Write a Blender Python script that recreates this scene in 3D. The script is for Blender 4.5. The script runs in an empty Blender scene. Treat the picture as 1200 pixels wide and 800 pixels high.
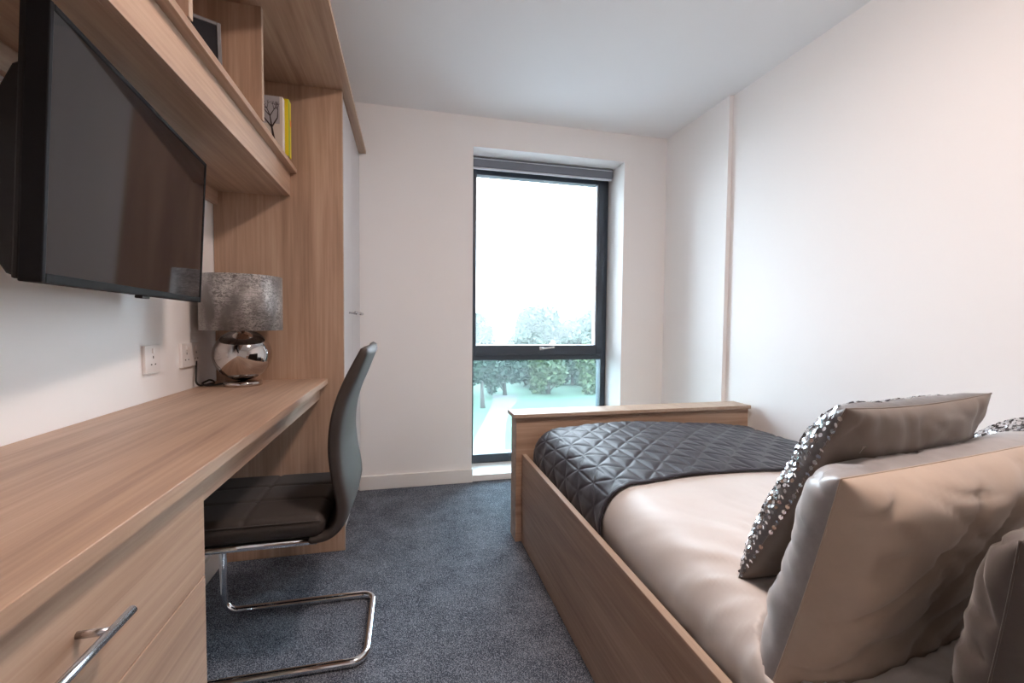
import bpy, bmesh, math, random
from mathutils import Vector, Matrix, noise as mn

# ------------------------------------------------------------------ camera
SC = bpy.context.scene
COL = SC.collection
CAMZ = 1.05
FPX, YAW, PITCH, ROLL = 515.733, math.radians(13.405), math.radians(2.365), math.radians(.531)


def ray(x, y):
    """direction of a photo pixel (1200x800 frame) in room axes"""
    X, Y = x - 600, y - 400
    a = X * math.cos(ROLL) + Y * math.sin(ROLL)
    b = -X * math.sin(ROLL) + Y * math.cos(ROLL)
    r, u = a / FPX, -b / FPX
    fw = math.cos(PITCH) + u * math.sin(PITCH)
    up = u * math.cos(PITCH) - math.sin(PITCH)
    return Vector((r * math.cos(YAW) + fw * math.sin(YAW), fw * math.cos(YAW) - r * math.sin(YAW), up))


def at(x, y, ax, v):
    d = ray(x, y)
    o = Vector((0, 0, CAMZ))
    return o + d * ((v - o[ax]) / d[ax])


fwd = ray(600, 400).normalized()
rgt = (ray(601, 400) - ray(600, 400)).normalized()
upv = rgt.cross(fwd).normalized()
cam = bpy.data.objects.new('camera', bpy.data.cameras.new('camera'))
COL.objects.link(cam)
M = Matrix((rgt, upv, -fwd)).transposed().to_4x4()
M.translation = (0, 0, CAMZ)
cam.matrix_world = M
cam.data.sensor_width = 36
cam.data.lens = FPX / 1200 * 36
cam.data.clip_start = .02
cam.data.clip_end = 500
SC.camera = cam

# ------------------------------------------------------------------ sky, light, exposure
W = bpy.data.worlds.new('overcast_sky')
SC.world = W
W.use_nodes = True
W.node_tree.nodes['Background'].inputs[0].default_value = (.78, .88, 1.0, 1)
W.node_tree.nodes['Background'].inputs[1].default_value = 10.0
LAMP_STRENGTH = 100.0
LAMP_COLOR = (1.0, .785, .69, 1)

SC.view_settings.view_transform = 'Standard'
SC.view_settings.look = 'None'
SC.view_settings.gamma = 1
SC.view_settings.use_curve_mapping = False
SC.view_settings.exposure = 0.66
SC.cycles.max_bounces = 14
SC.cycles.diffuse_bounces = 8
SC.cycles.transparent_max_bounces = 16
SC.cycles.volume_bounces = 1
SC.cycles.use_denoising = True
SC.cycles.sample_clamp_indirect = 8

# ------------------------------------------------------------------ room measures (metres)
XL, XR, YF, ZC, YB = -.792, 1.834, 2.856, 2.373, -1.7
WX0, WX1, WZ1, YW = .414, 1.477, 2.182, 3.10
YE, XW = 2.104, -.28        # near side of the wardrobe, its front

# ------------------------------------------------------------------ materials
MATS = {}


def newmat(name):
    m = bpy.data.materials.new(name)
    m.use_nodes = True
    MATS[name] = m
    nt = m.node_tree
    return m, nt, nt.nodes['Principled BSDF']


def N(nt, t, **kw):
    n = nt.nodes.new(t)
    for k, v in kw.items():
        if k in n.inputs:
            n.inputs[k].default_value = v
        else:
            setattr(n, k, v)
    return n


def lnk(nt, a, ao, b, bi):
    nt.links.new(a.outputs[ao], b.inputs[bi])


def ramp(nt, stops):
    r = nt.nodes.new('ShaderNodeValToRGB')
    e = r.color_ramp.elements
    while len(e) < len(stops):
        e.new(.5)
    for i, (p, c) in enumerate(stops):
        e[i].position = p
        e[i].color = (*c, 1)
    return r


def plain(name, col, rough=.5, metal=0, bump=None, **kw):
    m, nt, b = newmat(name)
    b.inputs['Base Color'].default_value = (*col, 1)
    b.inputs['Roughness'].default_value = rough
    b.inputs['Metallic'].default_value = metal
    for k, v in kw.items():
        b.inputs[k].default_value = v
    if bump:
        sc, st, dist = bump
        tc = N(nt, 'ShaderNodeTexCoord')
        nz = N(nt, 'ShaderNodeTexNoise', Scale=sc, Detail=4.0)
        bp = N(nt, 'ShaderNodeBump', Strength=st, Distance=dist)
        lnk(nt, tc, 'Object', nz, 'Vector')
        lnk(nt, nz, 'Fac', bp, 'Height')
        lnk(nt, bp, 'Normal', b, 'Normal')
    return m


def wood(name, axis, dark, mid, light, rough=.42):
    """streaky grey-brown laminate, grain along one axis"""
    m, nt, b = newmat(name)
    tc = N(nt, 'ShaderNodeTexCoord')
    oi = N(nt, 'ShaderNodeObjectInfo')
    ml = N(nt, 'ShaderNodeMath', operation='MULTIPLY')
    ml.inputs[1].default_value = 7.0
    lnk(nt, oi, 'Random', ml, 0)
    ad = N(nt, 'ShaderNodeVectorMath', operation='ADD')
    lnk(nt, tc, 'Object', ad, 0)
    lnk(nt, ml, 'Value', ad, 1)
    outs = []
    for across, along, det, dist, sc in ((16, .9, 5, .9, 1.0), (95, 2.2, 3, .2, 1.0), (5, .6, 3, 1.6, 1.0)):
        mp = N(nt, 'ShaderNodeMapping')
        s = [across] * 3
        s[axis] = along
        mp.inputs['Scale'].default_value = s
        lnk(nt, ad, 0, mp, 'Vector')
        nz = N(nt, 'ShaderNodeTexNoise', Scale=sc, Detail=float(det), Distortion=dist, Roughness=.6)
        lnk(nt, mp, 0, nz, 'Vector')
        outs.append(nz)
    m1 = N(nt, 'ShaderNodeMix', data_type='FLOAT', Factor=.42)
    lnk(nt, outs[0], 'Fac', m1, 2)
    lnk(nt, outs[1], 'Fac', m1, 3)
    m2 = N(nt, 'ShaderNodeMix', data_type='FLOAT', Factor=.3)
    lnk(nt, m1, 0, m2, 2)
    lnk(nt, outs[2], 'Fac', m2, 3)
    r = ramp(nt, ((.33, dark), (.5, mid), (.64, light)))
    lnk(nt, m2, 0, r, 'Fac')
    lnk(nt, r, 'Color', b, 'Base Color')
    b.inputs['Roughness'].default_value = rough
    b.inputs['Specular IOR Level'].default_value = .4
    bp = N(nt, 'ShaderNodeBump', Strength=.12, Distance=.002)
    lnk(nt, outs[1], 'Fac', bp, 'Height')
    lnk(nt, bp, 'Normal', b, 'Normal')
    return m


WD, WM, WL = (.285, .180, .126), (.445, .300, .212), (.56, .40, .295)
for i, a in enumerate('xyz'):
    wood('wood_' + a, i, WD, WM, WL)
wood('wood_edge', 1, (.36, .26, .19), (.44, .33, .25), (.50, .39, .30))
plain('wall_paint', (.87, .86, .855), .75, bump=(180, .08, .001))
plain('ceiling_paint', (.86, .86, .865), .85, bump=(160, .06, .001))
plain('gloss_white', (.80, .79, .78), .35)
plain('socket_white', (.82, .80, .79), .3)
plain('slot_dark', (.03, .03, .03), .5)
plain('door_grey', (.56, .56, .58), .28)
plain('frame_anthracite', (.040, .054, .074), .38)
plain('gasket', (.010, .011, .013), .6)
plain('blind_grey', (.17, .19, .23), .6, bump=(900, .2, .0005))
plain('blind_bar', (.62, .66, .72), .4)
plain('chrome', (.82, .82, .84), .07, 1.0)
plain('smoke_chrome', (.50, .46, .44), .045, 1.0)
plain('satin_steel', (.62, .62, .64), .24, 1.0)
plain('black_plastic', (.008, .008, .009), .55, **{'Specular IOR Level': .3})
plain('tv_screen', (.008, .008, .010), .06, **{'Specular IOR Level': .42})
plain('tv_bezel', (.006, .006, .007), .6, **{'Specular IOR Level': .12})
plain('black_rubber', (.012, .012, .012), .6)
plain('leather', (.060, .052, .049), .52, bump=(420, .22, .0008), **{'Specular IOR Level': .2})
plain('leather_stitch', (.075, .066, .062), .6)
plain('paper', (.72, .68, .60), .8)
plain('print_ink', (.035, .022, .02), .7)
plain('book_grey', (.36, .35, .37), .5)
plain('book_cream', (.60, .53, .46), .55)
plain('book_yellow', (.72, .58, .02), .45)
plain('book_green', (.30, .42, .03), .45)
plain('book_orange', (.75, .26, .03), .45)
plain('book_purple', (.10, .06, .16), .5)
plain('photo_dark', (.02, .022, .028), .15)
plain('frame_grey', (.16, .16, .17), .35)
plain('sequin', (.72, .72, .74), .16, .95)
plain('mattress_white', (.75, .75, .74), .8)
plain('bark', (.06, .05, .045), .9, bump=(12, .6, .05))
plain('path_gravel', (.095, .094, .095), .9, bump=(3, .3, .02))
plain('concrete', (.20, .205, .21), .8)
plain('zip_metal', (.6, .58, .55), .3, 1.0)
plain('trim_paint', (.78, .765, .75), .4)


def leafmat(name, c1, c2):
    m, nt, b = newmat(name)
    g = N(nt, 'ShaderNodeNewGeometry')
    r = ramp(nt, ((.0, c1), (1.0, c2)))
    lnk(nt, g, 'Random Per Island', r, 'Fac')
    lnk(nt, r, 'Color', b, 'Base Color')
    b.inputs['Roughness'].default_value = .6


leafmat('leaf_mid', (.014, .035, .028), (.056, .094, .064))
leafmat('leaf_dark', (.011, .028, .023), (.038, .068, .046))
leafmat('leaf_light', (.018, .044, .024), (.085, .120, .046))


def fabric(name, col, col2, rough, sheen=.3, nscale=6, bump=None, aniso=None, metal=0, bands=None, spec=.5):
    m, nt, b = newmat(name)
    tc = N(nt, 'ShaderNodeTexCoord')
    nz = N(nt, 'ShaderNodeTexNoise', Scale=float(nscale), Detail=5.0, Roughness=.65)
    if aniso:
        mp = N(nt, 'ShaderNodeMapping')
        mp.inputs['Scale'].default_value = aniso
        lnk(nt, tc, 'Object', mp, 'Vector')
        lnk(nt, mp, 0, nz, 'Vector')
    else:
        lnk(nt, tc, 'Object', nz, 'Vector')
    lo, hi = bands or (.35, .65)
    r = ramp(nt, ((lo, col), (hi, col2)))
    lnk(nt, nz, 'Fac', r, 'Fac')
    lnk(nt, r, 'Color', b, 'Base Color')
    b.inputs['Roughness'].default_value = rough
    b.inputs['Metallic'].default_value = metal
    b.inputs['Sheen Weight'].default_value = sheen
    b.inputs['Sheen Roughness'].default_value = .4
    b.inputs['Specular IOR Level'].default_value = spec
    if bump:
        n2 = N(nt, 'ShaderNodeTexNoise', Scale=float(bump[0]), Detail=3.0)
        lnk(nt, tc, 'Object', n2, 'Vector')
        bp = N(nt, 'ShaderNodeBump', Strength=bump[1], Distance=bump[2])
        lnk(nt, n2, 'Fac', bp, 'Height')
        lnk(nt, bp, 'Normal', b, 'Normal')
    return m


fabric('duvet_satin', (.59, .572, .558), (.635, .62, .61), .50, .2, 5, (700, .05, .0004))
fabric('throw_quilt', (.020, .019, .027), (.033, .031, .042), .50, .12, 30, (900, .15, .0005), spec=.28)
fabric('taupe_satin', (.47, .375, .30), (.54, .44, .355), .38, .3, 7, (800, .06, .0004))
fabric('grey_satin', (.25, .245, .25), (.36, .35, .355), .34, .35, 9, (800, .06, .0004))
fabric('shaded_satin', (.085, .076, .071), (.125, .110, .101), .40, .3, 7, (800, .06, .0004))  # grey-brown satin, darkened so the nearest pillow's shade sits in its base colour
fabric('cushion_back', (.17, .142, .122), (.215, .18, .155), .40, .3, 7, (800, .06, .0004))
fabric('sequin_ground', (.10, .10, .105), (.16, .16, .165), .5, .2, 40)


def velvet():
    """crushed silver velvet: fine speckled pile in broad upright patches"""
    m, nt, b = newmat('shade_velvet')
    tc = N(nt, 'ShaderNodeTexCoord')
    big = N(nt, 'ShaderNodeTexNoise', Scale=1.0, Detail=2.0)
    mp = N(nt, 'ShaderNodeMapping')
    mp.inputs['Scale'].default_value = (13, 13, 5)
    mp.inputs['Location'].default_value = (2.3, .4, 1.1)
    lnk(nt, tc, 'Object', mp, 'Vector')
    lnk(nt, mp, 0, big, 'Vector')
    fine = N(nt, 'ShaderNodeTexNoise', Scale=1.0, Detail=6.0, Roughness=.75, Distortion=1.2)
    m2 = N(nt, 'ShaderNodeMapping')
    m2.inputs['Scale'].default_value = (75, 75, 130)
    lnk(nt, tc, 'Object', m2, 'Vector')
    lnk(nt, m2, 0, fine, 'Vector')
    rb = ramp(nt, ((.40, (0, 0, 0)), (.62, (1, 1, 1))))
    lnk(nt, big, 'Fac', rb, 'Fac')
    rf = ramp(nt, ((.42, (0, 0, 0)), (.58, (1, 1, 1))))
    lnk(nt, fine, 'Fac', rf, 'Fac')
    mu = N(nt, 'ShaderNodeMath', operation='MULTIPLY')
    lnk(nt, rb, 'Color', mu, 0)
    lnk(nt, rf, 'Color', mu, 1)
    rc = ramp(nt, ((0, (.135, .125, .122)), (1, (.62, .59, .57))))
    lnk(nt, mu, 0, rc, 'Fac')
    lnk(nt, rc, 'Color', b, 'Base Color')
    b.inputs['Metallic'].default_value = .35
    b.inputs['Roughness'].default_value = .42
    b.inputs['Sheen Weight'].default_value = .4
    bp = N(nt, 'ShaderNodeBump', Strength=.5, Distance=.002)
    lnk(nt, mu, 0, bp, 'Height')
    lnk(nt, bp, 'Normal', b, 'Normal')


velvet()
fabric('lawn_grass', (.028, .066, .042), (.042, .080, .052), .9, 0, .5)


def carpet():
    m, nt, b = newmat('carpet')
    tc = N(nt, 'ShaderNodeTexCoord')
    vz = N(nt, 'ShaderNodeTexVoronoi', Scale=330.0)
    nz = N(nt, 'ShaderNodeTexNoise', Scale=230.0, Detail=3.0, Roughness=.8)
    n3 = N(nt, 'ShaderNodeTexNoise', Scale=7.0, Detail=5.0, Roughness=.65)
    for n in (vz, nz, n3):
        lnk(nt, tc, 'Object', n, 'Vector')
    mx = N(nt, 'ShaderNodeMix', data_type='FLOAT', Factor=.5)
    lnk(nt, nz, 'Fac', mx, 2)
    lnk(nt, vz, 'Distance', mx, 3)
    m2 = N(nt, 'ShaderNodeMix', data_type='FLOAT', Factor=.22)
    lnk(nt, mx, 0, m2, 2)
    lnk(nt, n3, 'Fac', m2, 3)
    r = ramp(nt, ((.33, (.015, .021, .033)), (.46, (.060, .074, .100)), (.60, (.27, .295, .34))))
    lnk(nt, m2, 0, r, 'Fac')
    lnk(nt, r, 'Color', b, 'Base Color')
    b.inputs['Roughness'].default_value = .95
    b.inputs['Specular IOR Level'].default_value = .15
    bp = N(nt, 'ShaderNodeBump', Strength=.8, Distance=.006)
    lnk(nt, mx, 0, bp, 'Height')
    lnk(nt, bp, 'Normal', b, 'Normal')


carpet()


def glass(name, tint, veil=0.0):
    m = bpy.data.materials.new(name)
    m.use_nodes = True
    MATS[name] = m
    nt = m.node_tree
    nt.nodes.clear()
    out = N(nt, 'ShaderNodeOutputMaterial')
    tr = N(nt, 'ShaderNodeBsdfTransparent', Color=(*tint, 1))
    gl = N(nt, 'ShaderNodeBsdfGlossy', Roughness=.02)
    fr = N(nt, 'ShaderNodeFresnel', IOR=1.25)
    mx = N(nt, 'ShaderNodeMixShader')
    lnk(nt, fr, 0, mx, 0)
    if veil:
        tl = N(nt, 'ShaderNodeBsdfTranslucent', Color=(.9, .95, .97, 1))
        mv = N(nt, 'ShaderNodeMixShader')
        mv.inputs[0].default_value = veil
        lnk(nt, tr, 0, mv, 1)
        lnk(nt, tl, 0, mv, 2)
        lnk(nt, mv, 0, mx, 1)
    else:
        lnk(nt, tr, 0, mx, 1)
    lnk(nt, gl, 0, mx, 2)
    lnk(nt, mx, 0, out, 0)


glass('pane_clear', (.97, 1.0, 1.0), .03)
glass('pane_tinted', (.84, .945, .955), .018)

m = bpy.data.materials.new('lamp_glow')
m.use_nodes = True
MATS['lamp_glow'] = m
b = m.node_tree.nodes['Principled BSDF']
b.inputs['Emission Color'].default_value = LAMP_COLOR
b.inputs['Emission Strength'].default_value = LAMP_STRENGTH

m = bpy.data.materials.new('mist')
m.use_nodes = True
MATS['mist'] = m
nt = m.node_tree
nt.nodes.clear()
out = N(nt, 'ShaderNodeOutputMaterial')
vs = N(nt, 'ShaderNodeVolumeScatter', Color=(.95, .99, 1.0, 1), Density=.0034)
lnk(nt, vs, 0, out, 'Volume')


# ------------------------------------------------------------------ builders
class MB:
    def __init__(self):
        self.v, self.f = [], []

    def add(self, vs, fs):
        o = len(self.v)
        self.v += [Vector(p) for p in vs]
        self.f += [tuple(i + o for i in f) for f in fs]
        return self

    def box(self, x0, x1, y0, y1, z0, z1):
        vs = [(x, y, z) for z in (z0, z1) for y in (y0, y1) for x in (x0, x1)]
        return self.add(vs, [(0, 2, 3, 1), (4, 5, 7, 6), (0, 1, 5, 4), (2, 6, 7, 3), (0, 4, 6, 2), (1, 3, 7, 5)])

    def tube(self, pts, r, n=12, closed=False, radii=None):
        pts = [Vector(p) for p in pts]
        rings = []
        prev = None
        L = len(pts)
        for i, p in enumerate(pts):
            a = pts[i - 1] if (i or closed) else p
            c = pts[(i + 1) % L] if (i < L - 1 or closed) else p
            t = (c - a).normalized()
            if prev is None:
                q = Vector((0, 0, 1)) if abs(t.z) < .9 else Vector((1, 0, 0))
                s = t.cross(q).normalized()
            else:
                s = (prev - t * prev.dot(t)).normalized()
            prev = s
            w = t.cross(s)
            rr = radii[i] if radii else r
            rings.append([p + (s * math.cos(2 * math.pi * k / n) + w * math.sin(2 * math.pi * k / n)) * rr for k in range(n)])
        vs = [v for rg in rings for v in rg]
        fs = []
        for i in range(L if closed else L - 1):
            j = (i + 1) % L
            for k in range(n):
                fs.append((i * n + k, i * n + (k + 1) % n, j * n + (k + 1) % n, j * n + k))
        if not closed:
            fs.append(tuple(reversed(range(n))))
            fs.append(tuple((L - 1) * n + k for k in range(n)))
        return self.add(vs, fs)

    def lathe(self, prof, c=(0, 0, 0), n=48, cap=False):
        c = Vector(c)
        vs = [c + Vector((r * math.cos(2 * math.pi * k / n), r * math.sin(2 * math.pi * k / n), z)) for r, z in prof for k in range(n)]
        fs = []
        for i in range(len(prof) - 1):
            for k in range(n):
                fs.append((i * n + k, i * n + (k + 1) % n, (i + 1) * n + (k + 1) % n, (i + 1) * n + k))
        if cap:
            fs.append(tuple(reversed(range(n))))
            fs.append(tuple((len(prof) - 1) * n + k for k in range(n)))
        return self.add(vs, fs)

    def grid(self, fn, nu, nv, flip=False):
        vs = [fn(i / nu, j / nv) for i in range(nu + 1) for j in range(nv + 1)]
        fs = []
        for i in range(nu):
            for j in range(nv):
                a = i * (nv + 1) + j
                q = (a, a + nv + 1, a + nv + 2, a + 1)
                fs.append(tuple(reversed(q)) if flip else q)
        return self.add(vs, fs)

    def prism(self, outline, axis, a, b):
        """outline: 2-D points in the other two axes, extruded along axis from a to b"""
        def P(u, v, w):
            p = [u, v]
            p.insert(axis, w)
            return p
        n = len(outline)
        vs = [P(u, v, a) for u, v in outline] + [P(u, v, b) for u, v in outline]
        fs = [(i, (i + 1) % n, n + (i + 1) % n, n + i) for i in range(n)]
        fs += [tuple(reversed(range(n))), tuple(range(n, 2 * n))]
        return self.add(vs, fs)

    def build(self, name, mat, parent=None, smooth=False, bevel=0, seg=2, local=False, recalc=True, solid=0, subsurf=0):
        off = Vector()
        if parent is not None and not local:
            r = parent
            while r.parent:
                r = r.parent
            off = r.location.copy()
        me = bpy.data.meshes.new(name)
        me.from_pydata([v - off for v in self.v], [], self.f)
        if recalc:
            bm = bmesh.new()
            bm.from_mesh(me)
            bmesh.ops.recalc_face_normals(bm, faces=bm.faces)
            bm.to_mesh(me)
            bm.free()
        o = bpy.data.objects.new(name, me)
        COL.objects.link(o)
        me.materials.append(MATS[mat])
        if smooth:
            me.polygons.foreach_set('use_smooth', [True] * len(me.polygons))
        if parent is not None:
            o.parent = parent
        if solid:
            md = o.modifiers.new('thickness', 'SOLIDIFY')
            md.thickness = solid
            md.offset = -1
        if bevel:
            md = o.modifiers.new('bevel', 'BEVEL')
            md.width = bevel
            md.segments = seg
            md.limit_method = 'ANGLE'
            md.angle_limit = math.radians(40)
        if subsurf:
            md = o.modifiers.new('sub', 'SUBSURF')
            md.levels = md.render_levels = subsurf
        return o


def tag(o, label=None, cat=None, group=None, kind=None):
    for k, v in (('label', label), ('category', cat), ('group', group), ('kind', kind)):
        if v:
            o[k] = v
    return o


def thing(name, loc, label, cat, group=None, rot=(0, 0, 0)):
    o = bpy.data.objects.new(name, None)
    o.empty_display_size = .05
    COL.objects.link(o)
    o.location = loc
    o.rotation_euler = rot
    return tag(o, label, cat, group)


def struct(o, label=None):
    o['kind'] = 'structure'
    if label:
        o['label'] = label
    return o


def fillet(pts, r, n=6):
    """round the inner corners of a polyline"""
    pts = [Vector(p) for p in pts]
    res = [pts[0]]
    for i in range(1, len(pts) - 1):
        a, p, c = pts[i - 1], pts[i], pts[i + 1]
        d1, d2 = (a - p).normalized(), (c - p).normalized()
        ang = d1.angle(d2)
        t = min(r / math.tan(ang / 2), (a - p).length * .49, (c - p).length * .49)
        rr = t * math.tan(ang / 2)
        cen = p + (d1 + d2).normalized() * (rr / math.sin(ang / 2))
        s, e = p + d1 * t - cen, p + d2 * t - cen
        om = max(1e-4, s.angle(e))
        for k in range(n + 1):
            u = k / n
            w_ = math.sin(om * (1 - u)) * s + math.sin(om * u) * e
            res.append(cen + w_ / math.sin(om))
    res.append(pts[-1])
    return res


# ------------------------------------------------------------------ room shell
struct(MB().box(XL - .2, XR + .2, YB - .2, YF + .05, -.15, 0).build('floor', 'carpet'), 'dark blue-grey speckled carpet floor')
struct(MB().box(XL - .2, XR + .2, YB - .2, YF + .45, ZC, ZC + .15).build('ceiling', 'ceiling_paint'), 'plain white ceiling')
struct(MB().box(XL - .2, XL, YB - .2, YF, 0, ZC).build('wall_left', 'wall_paint'), 'white wall behind the desk')
wr = MB().box(XR, XR + .2, YB - .2, YF, 0, ZC).build('wall_right', 'wall_paint')
struct(wr, 'white wall beside the bed')
struct(MB().box(XR - .026, XR, 2.232, YF, 0, ZC).build('trim_1', 'wall_paint'), 'shallow boxed-out strip of wall by the window corner')
struct(MB().box(XL, XR, YB - .2, YB, 0, ZC).build('wall_back', 'wall_paint'), 'white wall behind the bedhead')
OX0, OX1, YO = XL - .2, XR + .2, YF + .36
wf = MB()
wf.box(OX0, WX0, YF, YO, -.15, ZC)
wf.box(WX1, OX1, YF, YO, -.15, ZC)
wf.box(WX0, WX1, YF, YO, WZ1, ZC)
wf.box(WX0, WX1, YF, YO, -.15, .0)
struct(wf.build('wall_far', 'wall_paint'), 'white wall with the tall window')
struct(MB().box(XW - .01, WX0 + .004, YF - .016, YF, 0, .088).build('baseboard_far', 'gloss_white', bevel=.003), 'white skirting board under the far wall')
struct(MB().box(XL, XL + .016, -1.6, YE - .003, 0, .088).build('baseboard_left', 'gloss_white', bevel=.003), 'white skirting board under the desk wall')

# window: sill, frame, opening sash over a fixed pane
win = bpy.data.objects.new('window_1', None)
COL.objects.link(win)
win.location = (.945, YW, 0)
struct(win, 'tall window with dark grey frame, opening light above fixed pane')
MB().box(WX0 + .001, WX1 - .001, YF - .004, YW + .02, .001, .042).build('window_sill', 'gloss_white', win, bevel=.004)
FY0, FY1 = YW - .005, YW + .075
fx0, fx1, fz0, fz1 = WX0 + .002, WX1 - .004, .043, WZ1 - .002
fr = MB()
fr.box(fx0, fx0 + .042, FY0, FY1, fz0, fz1)
fr.box(fx1 - .042, fx1, FY0, FY1, fz0, fz1)
fr.box(fx0 + .042, fx1 - .042, FY0, FY1, fz1 - .075, fz1)
fr.box(fx0 + .042, fx1 - .042, FY0, FY1, fz0, fz0 + .062)
fr.box(fx0 + .042, fx1 - .042, FY0, FY1, .782, .85)
fr.build('window_frame', 'frame_anthracite', win, bevel=.003)
sx0, sx1, sz0, sz1 = fx0 + .034, fx1 - .034, .82, 2.112
SY0, SY1 = YW - .022, YW + .05
sash = MB()
sash.box(sx0, sx0 + .022, SY0, SY1, sz0, sz1)
sash.box(sx1 - .052, sx1, SY0, SY1, sz0, sz1)
sash.box(sx0 + .022, sx1 - .052, SY0, SY1, sz1 - .03, sz1)
sash.box(sx0 + .022, sx1 - .052, SY0, SY1, sz0, sz0 + .072)
so = sash.build('sash', 'frame_anthracite', win, bevel=.003)
MB().box(sx1 - .062, sx1 - .0525, SY0 + .012, SY1 - .01, sz0 + .073, sz1 - .031).build('glazing_bead', 'blind_bar', so)
MB().box(sx0 + .012, sx1 - .04, YW + .012, YW + .018, sz0 + .06, sz1 - .02).build('pane', 'pane_clear', so)
MB().box(fx0 + .03, fx1 - .03, YW + .03, YW + .036, fz0 + .05, .79).build('pane', 'pane_tinted', win)
hd = MB()
hx = at(637, 409, 1, SY0 - .02).x
hz = .868
hd.box(hx - .028, hx + .006, SY0 - .010, SY0, hz - .013, hz + .013)
hd.tube(fillet([(hx - .008, SY0, hz), (hx - .008, SY0 - .035, hz), (hx + .075, SY0 - .042, hz + .012)], .012), .0075, 10)
hd.build('window_handle', 'satin_steel', so, bevel=.002)

# roller blind in the head of the reveal
bl = thing('roller_blind', (.945, YW - .05, 2.10), 'grey roller blind rolled up at the head of the window', 'blind')
bx0, bx1 = WX0 + .004, WX1 - .012
MB().box(bx0, bx1, YW - .095, YW - .03, 2.112, 2.178).build('cassette', 'blind_grey', bl, bevel=.006, seg=3)
MB().box(bx0, bx1, YW - .099, YW - .095, 2.162, 2.165).build('cassette_lip', 'blind_bar', bl)
MB().box(bx0 + .006, bx1 - .006, YW - .088, YW - .076, 2.096, 2.111).build('bottom_bar', 'blind_bar', bl, bevel=.003)
MB().tube([(bx0 + .006, YW - .06, 2.145), (bx1 - .006, YW - .06, 2.145)], .022, 16).build('fabric_roll', 'blind_grey', bl, smooth=True)

# ceiling light (above the picture; it throws the warm light and the shadows)
LX, LY = .58, .76
cl = thing('ceiling_light_offscreen', (LX, LY, ZC - .07), 'round flush ceiling light over the middle of the bedroom', 'ceiling light')
MB().lathe([(.0001, ZC), (.15, ZC), (.15, ZC - .03), (.14, ZC - .034), (.0001, ZC - .034)], (LX, LY, 0)).build('base', 'gloss_white', cl, smooth=False)
MB().lathe([(.128, ZC - .034), (.126, ZC - .05), (.105, ZC - .064), (.06, ZC - .07), (.0001, ZC - .072)], (LX, LY, 0)).build('diffuser_offscreen', 'lamp_glow', cl, smooth=True)

# ------------------------------------------------------------------ wardrobe
wd = thing('wardrobe', (-.53, 2.48, 0), 'tall wardrobe with oak-effect side and pale grey doors at the desk end', 'wardrobe')
ZT = 2.069
MB().box(XL + .002, XW - .001, YE, YE + .022, .001, ZT - .001).build('side_panel', 'wood_z', wd, bevel=.0012)
MB().box(XW - .001, XW + .002, YE + .001, YE + .021, .001, ZT - .002).build('edge_strip', 'wood_edge', wd)
MB().box(XL + .002, XW - .03, YF - .024, YF - .002, .001, ZT - .001).build('side_panel', 'wood_z', wd)
MB().box(XL + .002, XL + .012, YE + .022, YF - .024, .08, ZT - .001).build('back_panel', 'wood_z', wd)
MB().box(XL + .012, XW - .03, YE + .022, YF - .024, .075, .093).build('bottom_board', 'wood_y', wd)
MB().box(XW - .05, XW - .032, YE + .022, YF - .024, .001, .075).build('plinth', 'wood_y', wd)
ym = (YE + .022 + YF - .004) / 2
for k, (y0, y1) in enumerate(((YE + .024, ym - .0015), (ym + .0015, YF - .005))):
    d = MB().box(XW - .022, XW - .003, y0, y1, .078, ZT - .006).build('door', 'door_grey', wd, bevel=.0015)
    h0, h1 = (ym - .165, ym - .04) if k == 0 else (ym + .04, ym + .165)
    hb = MB().tube([(XW + .03, h0, 1.095), (XW + .03, h1, 1.095)], .008, 12)
    for y in (h0 + .015, h1 - .015):
        hb.tube([(XW - .003, y, 1.095), (XW + .03, y, 1.095)], .0045, 10)
    hb.build('handle', 'satin_steel', d, smooth=True)

# ------------------------------------------------------------------ overhead shelving
sh = thing('overhead_shelf_unit', (-.6, 1.0, 1.56), 'long oak-effect shelf unit with dividers above the desk', 'shelf unit')
SY_0 = -.62
MB().box(XL + .002, -.243, SY_0, YF - .004, ZT, ZT + .02).build('top_board', 'wood_y', sh, bevel=.001)
MB().box(XL + .002, -.465, SY_0, YE - .001, 1.690, 1.709).build('shelf_board', 'wood_y', sh, bevel=.001)
MB().box(-.510, -.492, SY_0, YE - .001, 1.5905, 1.6895).build('fascia', 'wood_y', sh, bevel=.001)
MB().box(XL + .002, -.5105, SY_0, YE - .001, 1.5905, 1.605).build('underside_board', 'wood_y', sh)
MB().box(XL + .002, XL + .022, SY_0, YE - .001, 1.535, 1.590).build('batten', 'wood_y', sh, bevel=.001)
MB().box(XL + .002, XL + .010, SY_0, YE - .001, 1.7095, ZT - .0005).build('back_panel', 'wood_z', sh)
for y in (-.37, .13, .63, 1.13, 1.63):
    d = MB().box(XL + .0105, -.462, y - .009, y + .009, 1.7095, ZT - .0005).build('divider', 'wood_z', sh, bevel=.001)
    MB().box(-.4619, -.4605, y - .0088, y + .0088, 1.7095, ZT - .0005).build('edge_strip', 'wood_edge', d)
MB().box(XL + .002, -.462, SY_0 - .018, SY_0, 1.5905, ZT - .0005).build('side_panel', 'wood_z', sh)


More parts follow.
